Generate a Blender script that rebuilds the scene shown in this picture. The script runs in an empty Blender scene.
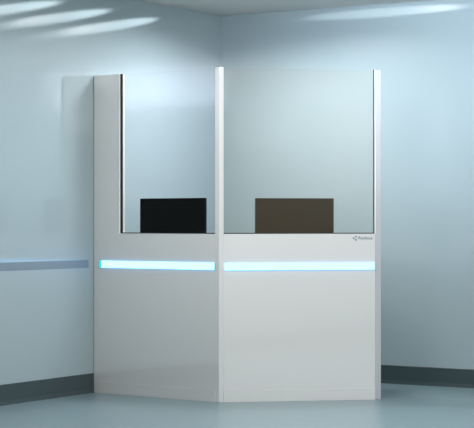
import bpy, bmesh, math
from mathutils import Vector, Matrix
sc = bpy.context.scene
COL = sc.collection

# ------------------------------------------------------------ survey of the place
F, CX, HZ, EYE = 1700.0, 237.0, 222.0, 1.207          # camera: focal length (px), centre, horizon row, eye height
TH = math.radians(31.6)                              # room is turned this much against the view
CORN = (-.127, 13.48)
def room(x, z):                                      # (right, ahead) of the camera -> room x, y ; room corner is the origin
    dx, dz = x - CORN[0], z - CORN[1]
    return Vector((dx*math.cos(TH) - dz*math.sin(TH), dx*math.sin(TH) + dz*math.cos(TH)))
CAM = room(0, 0)
def ray(px):
    return (room((px - CX)/F, 1.0) - CAM)
def hit(px, A, B):                                   # distance from A along A->B where column px crosses that wall
    r = ray(px); d = (B - A).normalized()
    m = Matrix(((r.x, -d.x), (r.y, -d.y)))
    return (m.inverted() @ (A - CAM))[1]
CEIL = 2.84
# booth plan
t = (0.004 - CAM.x)/ray(94).x
P0 = CAM + ray(94)*t
V = room((219-CX)/F*11.365, 11.365)
P2 = room((381.0-CX)/F*11.56, 11.56)
HT, HC, KICK = 2.242, 1.128, .082
L1, L2 = (V-P0).length, (P2-V).length

# ------------------------------------------------------------ materials
def srgb(r, g, b):
    f = lambda c: (c/255/12.92) if c/255 <= .04045 else ((c/255+.055)/1.055)**2.4
    return (f(r), f(g), f(b), 1)
def mat(name, col, rough=.5, spec=.5, metal=0, noise=None, bump=0, coat=0, coatr=.05, cior=1.5, rnoise=0):
    m = bpy.data.materials.new(name); m.use_nodes = True
    nt = m.node_tree; b = nt.nodes['Principled BSDF']
    b.inputs['Base Color'].default_value = col; b.inputs['Roughness'].default_value = rough
    b.inputs['Specular IOR Level'].default_value = spec; b.inputs['Metallic'].default_value = metal
    b.inputs['Coat Weight'].default_value = coat; b.inputs['Coat Roughness'].default_value = coatr; b.inputs['Coat IOR'].default_value = cior
    if noise:
        sc_, amt = noise
        tc = nt.nodes.new('ShaderNodeTexCoord'); n = nt.nodes.new('ShaderNodeTexNoise')
        n.inputs['Scale'].default_value = sc_; n.inputs['Detail'].default_value = 4
        nt.links.new(tc.outputs['Object'], n.inputs['Vector'])
        mx = nt.nodes.new('ShaderNodeMix'); mx.data_type = 'RGBA'
        mx.inputs[6].default_value = tuple(c*(1-amt) for c in col[:3]) + (1,)
        mx.inputs[7].default_value = tuple(min(1, c*(1+amt)) for c in col[:3]) + (1,)
        nt.links.new(n.outputs['Fac'], mx.inputs[0]); nt.links.new(mx.outputs[2], b.inputs['Base Color'])
        if bump:
            bp = nt.nodes.new('ShaderNodeBump'); bp.inputs['Strength'].default_value = bump
            bp.inputs['Distance'].default_value = .002
            n2 = nt.nodes.new('ShaderNodeTexNoise'); n2.inputs['Scale'].default_value = sc_*12
            nt.links.new(tc.outputs['Object'], n2.inputs['Vector'])
            nt.links.new(n2.outputs['Fac'], bp.inputs['Height']); nt.links.new(bp.outputs['Normal'], b.inputs['Normal'])
        if rnoise:
            mr = nt.nodes.new('ShaderNodeMapRange'); mr.inputs[3].default_value = rough-rnoise; mr.inputs[4].default_value = rough+rnoise
            nt.links.new(n.outputs['Fac'], mr.inputs[0]); nt.links.new(mr.outputs[0], b.inputs['Roughness'])
    return m
def emit(name, col, s):
    m = bpy.data.materials.new(name); m.use_nodes = True; nt = m.node_tree; nt.nodes.clear()
    e = nt.nodes.new('ShaderNodeEmission'); e.inputs[0].default_value = col; e.inputs[1].default_value = s
    o = nt.nodes.new('ShaderNodeOutputMaterial'); nt.links.new(e.outputs[0], o.inputs[0]); return m
def glass(name, tint, refl, haze, hazecol):
    m = bpy.data.materials.new(name); m.use_nodes = True; nt = m.node_tree; nt.nodes.clear()
    tr = nt.nodes.new('ShaderNodeBsdfTransparent'); tr.inputs[0].default_value = tint
    gl = nt.nodes.new('ShaderNodeBsdfGlossy'); gl.inputs['Roughness'].default_value = .02
    df = nt.nodes.new('ShaderNodeBsdfDiffuse'); df.inputs[0].default_value = hazecol
    lw = nt.nodes.new('ShaderNodeLayerWeight'); lw.inputs['Blend'].default_value = .5
    pw = nt.nodes.new('ShaderNodeMath'); pw.operation = 'POWER'; pw.inputs[1].default_value = 4
    fr = nt.nodes.new('ShaderNodeMath'); fr.operation = 'MULTIPLY_ADD'; fr.inputs[1].default_value = .8; fr.inputs[2].default_value = refl
    nt.links.new(lw.outputs['Facing'], pw.inputs[0]); nt.links.new(pw.outputs[0], fr.inputs[0])
    m1 = nt.nodes.new('ShaderNodeMixShader'); m2 = nt.nodes.new('ShaderNodeMixShader')
    m1.inputs[0].default_value = haze
    nt.links.new(tr.outputs[0], m1.inputs[1]); nt.links.new(df.outputs[0], m1.inputs[2])
    nt.links.new(fr.outputs[0], m2.inputs[0]); nt.links.new(m1.outputs[0], m2.inputs[1]); nt.links.new(gl.outputs[0], m2.inputs[2])
    o = nt.nodes.new('ShaderNodeOutputMaterial'); nt.links.new(m2.outputs[0], o.inputs[0]); return m

M = dict(
    wall=mat('satin_blue_wall_paint', (.268,.336,.358,1), .35, .5, noise=(1.3,.015), coat=1, coatr=.085, cior=1.55),
    ceil=mat('ceiling_paint', (.56,.56,.55,1), .6, .3, noise=(2,.015)),
    floor=mat('blue_grey_vinyl', (.145,.205,.225,1), .3, .45, noise=(9,.02), rnoise=.03),
    base=mat('charcoal_vinyl', (.036,.054,.058,1), .4, .4, noise=(6,.05)),
    panel=mat('white_lacquer', (.59,.585,.57,1), .3, .5, noise=(1.5,.008), coat=1, coatr=.02, cior=1.9),
    post=mat('white_powder_coat', (.39,.405,.42,1), .55, .1, noise=(5,.01)),
    trim=mat('bright_white_edge', (.9,.9,.9,1), .25, .5, noise=(5,.01)),
    gasket=mat('black_rubber', (.012,.016,.017,1), .5, .3, noise=(30,.1)),
    black=mat('black_plastic', (.003,.0035,.0035,1), .5, .05, noise=(30,.1)),
    brown=mat('plastic_painted_reflection', (.014,.011,.005,1), .5, .05, noise=(30,.05)),  # brown tone stands in for the reflection on the right glass
    screen=mat('dark_screen', (.004,.004,.005,1), .1, .5, noise=(30,.05)),
    logo=mat('teal_print', (.02,.12,.16,1), .4, .3, noise=(30,.05)),
    ink=mat('grey_print', (.12,.14,.17,1), .4, .3, noise=(30,.05)),
    led=emit('led_diffuser', (.27,.75,1.5,1), 2.9),
    ledcap=emit('teal_led_end', (.03,.85,.72,1), .9),
    strip_refl=mat('painted_strip_reflection', (.16,.21,.25,1), .5, .2, noise=(6,.02)),  # flat colour for the strip's reflection on the wall
    glass1=glass('clear_glass', (.99,.99,1,1), .001, .0, (.8,.8,.85,1)),
    glass2=glass('glass_reflection_haze', (.985,.975,.96,1), .008, .013, (.9,.78,.58,1)),  # warm diffuse share paints in the reflected room
)

# ------------------------------------------------------------ helpers
def obj(name, bm, m, parent=None, bevel=0, seg=2):
    bmesh.ops.recalc_face_normals(bm, faces=bm.faces)
    me = bpy.data.meshes.new(name); bm.to_mesh(me); bm.free()
    me.materials.append(m)
    o = bpy.data.objects.new(name, me); COL.objects.link(o)
    if parent: o.parent = parent
    if bevel:
        b = o.modifiers.new('bevel', 'BEVEL'); b.width = bevel; b.segments = seg; b.limit_method = 'ANGLE'
    return o
def prism(bm, pts, z0, z1):
    lo = [bm.verts.new((p[0], p[1], z0)) for p in pts]; hi = [bm.verts.new((p[0], p[1], z1)) for p in pts]
    bm.faces.new(lo[::-1]); bm.faces.new(hi)
    n = len(pts)
    for i in range(n): bm.faces.new((lo[i], lo[(i+1) % n], hi[(i+1) % n], hi[i]))
def box(bm, x0, x1, y0, y1, z0, z1): prism(bm, [(x0,y0),(x1,y0),(x1,y1),(x0,y1)], z0, z1)
def struct(name, m, *boxes):
    bm = bmesh.new()
    for b in boxes: box(bm, *b)
    o = obj(name, bm, m); o['kind'] = 'structure'; return o
def empty(name, loc, rz=0):
    e = bpy.data.objects.new(name, None); COL.objects.link(e); e.location = loc; e.rotation_euler = (0,0,rz); return e

# ------------------------------------------------------------ the room
XR, YF = 9.5, -14.5
struct('floor', M['floor'], (-.2, XR, YF, .2, -.1, 0))
struct('ceiling', M['ceil'], (-.2, XR, YF, .2, CEIL, CEIL+.15))
struct('wall_left', M['wall'], (-.2, 0, YF, 0, 0, CEIL))
struct('wall_right', M['wall'], (-.2, XR, 0, .2, 0, CEIL))
# baseboards: coved charcoal vinyl, tops measured from the photograph
BH = .138
def board(name, a, b, axis):
    bm = bmesh.new()
    prof = [(0,0),(.012,0),(.009,.012),(.006,.03),(.005,BH-.003),(.003,BH),(0,BH)]
    rows = []
    for s in (a, b):
        rows.append([bm.verts.new((p[0], s, p[1]) if axis == 'y' else (s, -p[0], p[1])) for p in prof])
    n = len(prof)
    for i in range(n): bm.faces.new((rows[0][i], rows[0][(i+1) % n], rows[1][(i+1) % n], rows[1][i]))
    bm.faces.new(rows[0]); bm.faces.new(rows[1][::-1])
    o = obj(name, bm, M['base']); o['kind'] = 'structure'; return o
board('baseboard_left', YF, P0.y-.004, 'y')
board('baseboard_right', 0.0, XR, 'x')
# dark band on the left wall, paints in the reflection of the booth's light strip
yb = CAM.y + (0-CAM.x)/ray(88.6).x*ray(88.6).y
# return wall on the near right, out of frame, mirrored in the glossy front panel
w0 = room(1.45, 7.1)
struct('wall_front', M['wall'], (w0.x, XR, w0.y-.15, w0.y, 0, CEIL))
bm = bmesh.new(); box(bm, w0.x, XR, w0.y, w0.y+.01, 0, BH); o = obj('baseboard_front', bm, M['base']); o['kind'] = 'structure'

# ------------------------------------------------------------ the booth
booth = empty('screened_booth', (V.x, V.y, 0))
booth['label'] = 'white two-sided corner booth with tall glass screens and glowing blue-white strips'
booth['category'] = 'booth'
def frame(A, B):
    d = (B-A).normalized(); n = Vector((-d.y, d.x))        # n points into the booth
    if n.dot(CAM-A) > 0: n = -n
    def f(s, y, z): p = A - V + d*s + n*y; return Vector((p.x, p.y, z))
    return f
def fbox(f, name, s0, s1, y0, y1, z0, z1, m, parent=booth, bevel=0):
    bm = bmesh.new(); box(bm, s0, s1, y0, y1, z0, z1)
    for v in bm.verts: v.co = f(*v.co)
    return obj(name, bm, m, parent, bevel)
def fpoly(f, name, pts, y0, y1, m, parent=booth, bevel=0):
    bm = bmesh.new()
    a = [bm.verts.new(f(s, y0, z)) for s, z in pts]; b = [bm.verts.new(f(s, y1, z)) for s, z in pts]
    n = len(pts); bm.faces.new(a); bm.faces.new(b[::-1])
    for i in range(n): bm.faces.new((a[i], b[i], b[(i+1) % n], a[(i+1) % n]))
    return obj(name, bm, m, parent, bevel)
TK = .05
f1, f2 = frame(P0, V), frame(V, P2)
h1 = lambda px: hit(px, P0, V)
h2 = lambda px: hit(px, V, P2)
g = .0001
# left side
a0, a1, a2 = h1(98.3), h1(120.3), h1(215)
fbox(f1, 'edge_post', 0, a0-g, 0, TK, 0, HT, M['panel'], bevel=.001)
fpoly(f1, 'side_panel', [(a0+g,KICK+g),(a2-g,KICK+g),(a2-g,HC),(a1,HC),(a1,HT),(a0+g,HT)], 0, TK, M['panel'], bevel=.001)
fbox(f1, 'kick_plate', a0+g, a2-g, -.003, TK, 0, KICK-g, M['panel'], bevel=.001)
fbox(f1, 'edge_trim', h1(119.5), h1(120.2), -.005, .03, HC, HT, M['trim'])
gg = h1(122.0)
fpoly(f1, 'gasket', [(h1(120.5),HC),(a2,HC),(a2,HC+.006),(gg,HC+.006),(gg,HT),(h1(120.5),HT)], -.001, .010, M['gasket'])
fbox(f1, 'glass_pane', gg, a2+.004, .010, .020, HC+.006, HT-.006, M['glass1'])
# right side
c0, c1 = h2(223.6), h2(375.3)
fbox(f2, 'front_panel', c0+g, c1-g, 0, TK, KICK+g, HC, M['panel'], bevel=.001)
fbox(f2, 'kick_plate', c0+g, c1-g, -.003, TK, 0, KICK-g, M['panel'], bevel=.001)
fbox(f2, 'end_post', c1+g, L2, 0, TK+.01, 0, HT, M['post'], bevel=.003)
fbox(f2, 'edge_trim', h2(374.5), h2(375.3), -.004, .03, HC, HT, M['trim'])
gh = h2(373.6)
fpoly(f2, 'gasket', [(c0,HC),(h2(374.5),HC),(h2(374.5),HT),(gh,HT),(gh,HC+.006),(c0,HC+.006)], -.001, .010, M['gasket'])
fbox(f2, 'glass_pane', c0-.004, gh, .010, .020, HC+.006, HT-.006, M['glass2'])
# corner post, an angle profile
bm = bmesh.new()
def xy(v): return (v.x, v.y)
bis1, bis2 = f1(L1 - TK*math.tan(math.radians(23)), TK, 0), None
prism(bm, [xy(f1(a2,0,0)), (0,0), xy(f2(c0,0,0)), xy(f2(c0,TK,0)), xy(bis1), xy(f1(a2,TK,0))], 0, HT)
obj('corner_post', bm, M['panel'], booth, .0015)
# light strips
def strip(f, h, pa, pb, zc, cap):
    s0, s1 = h(pa), h(pb)
    st = fbox(f, 'light_strip', s0, s1, -.009, 0.001, zc-.0238, zc+.0238, M['led'], bevel=.002)
    if cap: fbox(f, 'strip_end', h(cap), s0, -.009, 0.001, zc-.0238, zc+.0238, M['ledcap'], st)
    fbox(f, 'strip_edge', s1, s1+.009, -.006, 0.001, zc-.0238, zc+.0238, M['post'], st)
    return st
ZS = .910
strip(f1, h1, 101.9, 214.8, ZS, 99.8)
strip(f2, h2, 224.5, 374.3, ZS-.002, None)
# maker's mark
def zat(f, s, py):      # height at which row py crosses this spot of the panel
    p = f(s,0,0); q = Vector((p.x+V.x, p.y+V.y)) - CAM
    depth = q.dot(ray(237).normalized()); return EYE - (py-HZ)/F*depth
bm = bmesh.new()
def disc(px, py, r):
    s = h2(px); z = zat(f2, s, py)
    rr = r/F*11.55
    ring = [(s+rr*math.cos(k*math.pi/8), z+rr*math.sin(k*math.pi/8)) for k in range(16)]
    a = [bm.verts.new(f2(x, 0.0, y)) for x, y in ring]; b = [bm.verts.new(f2(x, -.0012, y)) for x, y in ring]
    bm.faces.new(b)
    for i in range(16): bm.faces.new((a[i], a[(i+1) % 16], b[(i+1) % 16], b[i]))
for p in ((355.9,236.6,.8),(353.5,238.2,.8),(355.9,239.9,.85),(357.3,238.1,.3)): disc(*p)
def bar(p, q, w):
    s0, z0, s1, z1 = h2(p[0]), zat(f2,h2(p[0]),p[1]), h2(q[0]), zat(f2,h2(q[0]),q[1])
    d = Vector((s1-s0, z1-z0)).normalized(); n = Vector((-d.y, d.x))*w/2/F*11.55
    c = [(s0+n.x,z0+n.y),(s1+n.x,z1+n.y),(s1-n.x,z1-n.y),(s0-n.x,z0-n.y)]
    a = [bm.verts.new(f2(x,0,y)) for x,y in c]; b = [bm.verts.new(f2(x,-.001,y)) for x,y in c]
    bm.faces.new(b)
    for i in range(4): bm.faces.new((a[i], a[(i+1)%4], b[(i+1)%4], b[i]))
bar((353.5,238.2),(355.9,239.9),.5)
lg = obj('logo_mark', bm, M['logo'], booth)
cu = bpy.data.curves.new('logo_text', 'FONT'); cu.body = 'Reyfatos'; cu.size = .0325; cu.extrude = .0006; cu.align_x = 'LEFT'
tmp = bpy.data.objects.new('tmp', cu); COL.objects.link(tmp)
bpy.context.view_layer.update()
dg = bpy.context.evaluated_depsgraph_get()
me = bpy.data.meshes.new_from_object(tmp.evaluated_get(dg)); bpy.data.objects.remove(tmp)
w = max(v.co.x for v in me.vertices); s0 = h2(358.3); s1 = h2(372.3); k = (s1-s0)/w; zb = zat(f2, s0, 239.5)
for v in me.vertices: v.co = f2(s0+v.co.x*k, -.0008+v.co.z, zb+v.co.y)
me.name = 'logo_text'; me.materials.clear(); me.materials.append(M['ink'])
lt = bpy.data.objects.new('logo_text', me); COL.objects.link(lt); lt.parent = booth
# inner counter, following both panels
ZC = .90; D = .62
bm = bmesh.new()
q0 = f1(.01,TK,0); q1 = f1(L1-TK*math.tan(math.radians(23)),TK,0); q2 = f2(L2-.01,TK,0)
r2 = f2(L2-.01,TK+D,0); r1 = f1(L1-(TK+D)*math.tan(math.radians(23)),TK+D,0); r0 = f1(.05,TK+D,0)
prism(bm, [xy(q0),xy(q1),xy(q2),xy(r2),xy(r1),xy(r0)], ZC-.03, ZC)
obj('inner_counter', bm, M['panel'], booth, .002)
fbox(f2, 'counter_support', L2-.06, L2-.03, TK, TK+.5, 0, ZC-.03, M['panel'])

# ------------------------------------------------------------ the monitors
def monitor(f, A, B, pa, pb, ytop, back, m, label):
    A2 = A + (f(0,back,0)-f(0,0,0)).xy; B2 = B + (f(0,back,0)-f(0,0,0)).xy
    s0, s1 = hit(pa, A2, B2), hit(pb, A2, B2)
    c = f((s0+s1)/2, back, 0); W = s1-s0
    p = Vector((c.x+V.x, c.y+V.y)); depth = (p-CAM).dot(ray(237).normalized())
    ztop = EYE + (HZ-ytop)/F*depth - ZC
    d = (B-A).normalized()
    e = empty('computer_monitor', (p.x, p.y, ZC), math.atan2(d.y, d.x))
    e['label'] = label; e['category'] = 'monitor'; e['group'] = 'monitors behind the booth glass'
    zb = ztop-.325
    def b(name, x0,x1,y0,y1,z0,z1,m,bev=0,par=e):
        bm = bmesh.new(); box(bm,x0,x1,y0,y1,z0,z1); return obj(name,bm,m,par,bev)
    b('back_housing', -W/2, W/2, 0, .028, zb, ztop, m, .002)
    b('screen', -W/2+.008, W/2-.008, .0281, .031, zb+.02, ztop-.008, M['screen'])
    b('stand_neck', -.03, .03, -.022, 0, .012, zb+.06, M['black'], .004)
    b('stand_base', -.13, .13, -.09, .12, 0, .012, M['black'], .004)
    return e, ztop, W
print('mon', monitor(f1, P0, V, 140.0, 204.3, 198.2, .40, M['black'], 'black computer monitor behind the glass of the booth\'s left side'))
print('mon', monitor(f2, V, P2, 255.6, 333.8, 198.2, .34, M['brown'], 'brown-tinted computer monitor behind the glass of the booth\'s right side, above the logo panel'))

# painted reflection of the light strip
refl_z = ZS
bm = bmesh.new(); box(bm, 0, .0006, YF, yb, refl_z-.026, refl_z+.030)
o = obj('strip_reflection_1', bm, M['strip_refl']); o['kind'] = 'structure'

# ------------------------------------------------------------ light
def area(name, loc, target, sx, sy, power, col, spread=180):
    l = bpy.data.lights.new(name, 'AREA'); l.shape = 'RECTANGLE'; l.size = sx; l.size_y = sy
    l.energy = power; l.color = col; l.spread = math.radians(spread)
    o = bpy.data.objects.new(name, l); COL.objects.link(o); o.location = loc
    o.rotation_euler = (Vector(target)-Vector(loc)).to_track_quat('-Z', 'Y').to_euler(); return o
area('window_light', (9.3,-3.0,1.9), (0,-3.2,1.5), 3.6, 1.5, 120, (1,.99,.97))
area('ceiling_area_light', (3.9,-2.2,2.81), (3.9,-2.2,0), 2.4, 1.2, 78, (.93,.97,1))
area('ceiling_area_light', (1.9,-3.5,2.81), (1.9,-3.5,0), 1.6, 1.4, 66, (1,.99,.97))
area('ceiling_area_light', (5.2,-6.5,2.81), (5.2,-6.5,0), 1.2, 1.2, 85, (1,.99,.97))

area('added_fill', (3.3,-3.5,2.70), (2.2,0,2.75), 2.0, .5, 36, (.80,.88,1), 60)  # unseen fill, added to brighten the top of the right wall
area('added_fill', (1.7,-4.3,2.6), (.35,-1.5,2.2), 1.7, 1.2, 11, (.93,.97,1), 100)  # unseen fill, added to brighten the upper left panel
# unseen fill added over the booth, lifts the walls behind its glass
lp = room(.15, 12.05)
area('ceiling_area_light', (lp.x, lp.y, 2.81), (lp.x, lp.y, 0), .6, .6, 47, (.95,.98,1), 160)
# unseen spots added to draw the light streaks just under the ceiling
def wallpt(px, py, right=False):
    r = ray(px); t = ((0-CAM.y)/r.y) if right else ((0-CAM.x)/r.x)
    return Vector((CAM.x+r.x*t, CAM.y+r.y*t, EYE+(HZ-py)/F*t))
def streak(loc, a, b, thick, power, over=1.0, blend=.8):
    loc = Vector(loc); da, db = (a-loc).normalized(), (b-loc).normalized()
    ax = (da+db).normalized(); x = (b-a); x = (x - ax*x.dot(ax)).normalized(); z = -ax; y = z.cross(x)
    l = bpy.data.lights.new('streak_spot', 'SPOT'); l.energy = power; l.spot_blend = blend; l.shadow_soft_size = .012
    l.spot_size = da.angle(db)*over; l.color = (.95,.98,1)
    o = bpy.data.objects.new('streak_spot', l); COL.objects.link(o)
    o.matrix_world = Matrix.Translation(loc) @ Matrix((x,y,z)).transposed().to_4x4() @ Matrix.Diagonal((1,thick,1,1))
    return o
for (ax_, ay_, bx_, by_) in ((164,18,5,42),(117,9.5,-45,33),(69,1,-95,23)):
    A_, B_ = wallpt(ax_, ay_), wallpt(bx_, by_)
    streak((.6, A_.y-.3, 2.81), A_, B_, .055, 30, blend=.55)
A_, B_ = wallpt(284,20,True), wallpt(480,5,True)
streak((A_.x+.9, -1.2, 2.81), A_, B_, .05, 46, blend=.55)

w = bpy.data.worlds.new('world'); sc.world = w; w.use_nodes = True
w.node_tree.nodes['Background'].inputs[0].default_value = (.70,.75,.78,1)
w.node_tree.nodes['Background'].inputs[1].default_value = .20

# ------------------------------------------------------------ camera
cd = bpy.data.cameras.new('camera'); cam = bpy.data.objects.new('camera', cd); COL.objects.link(cam)
cam.location = (CAM.x, CAM.y, EYE)
cam.rotation_euler = (math.radians(90), 0, TH)
cd.sensor_width = 36; cd.lens = 36*F/474; cd.shift_y = (HZ-214)/474; cd.clip_end = 100
sc.camera = cam
sc.view_settings.view_transform = 'Standard'; sc.view_settings.look = 'None'
sc.view_settings.gamma = 1; sc.view_settings.use_curve_mapping = False; sc.view_settings.exposure = 0
sc.cycles.caustics_reflective = False; sc.cycles.caustics_refractive = False
sc.cycles.max_bounces = 10; sc.cycles.transparent_max_bounces = 12
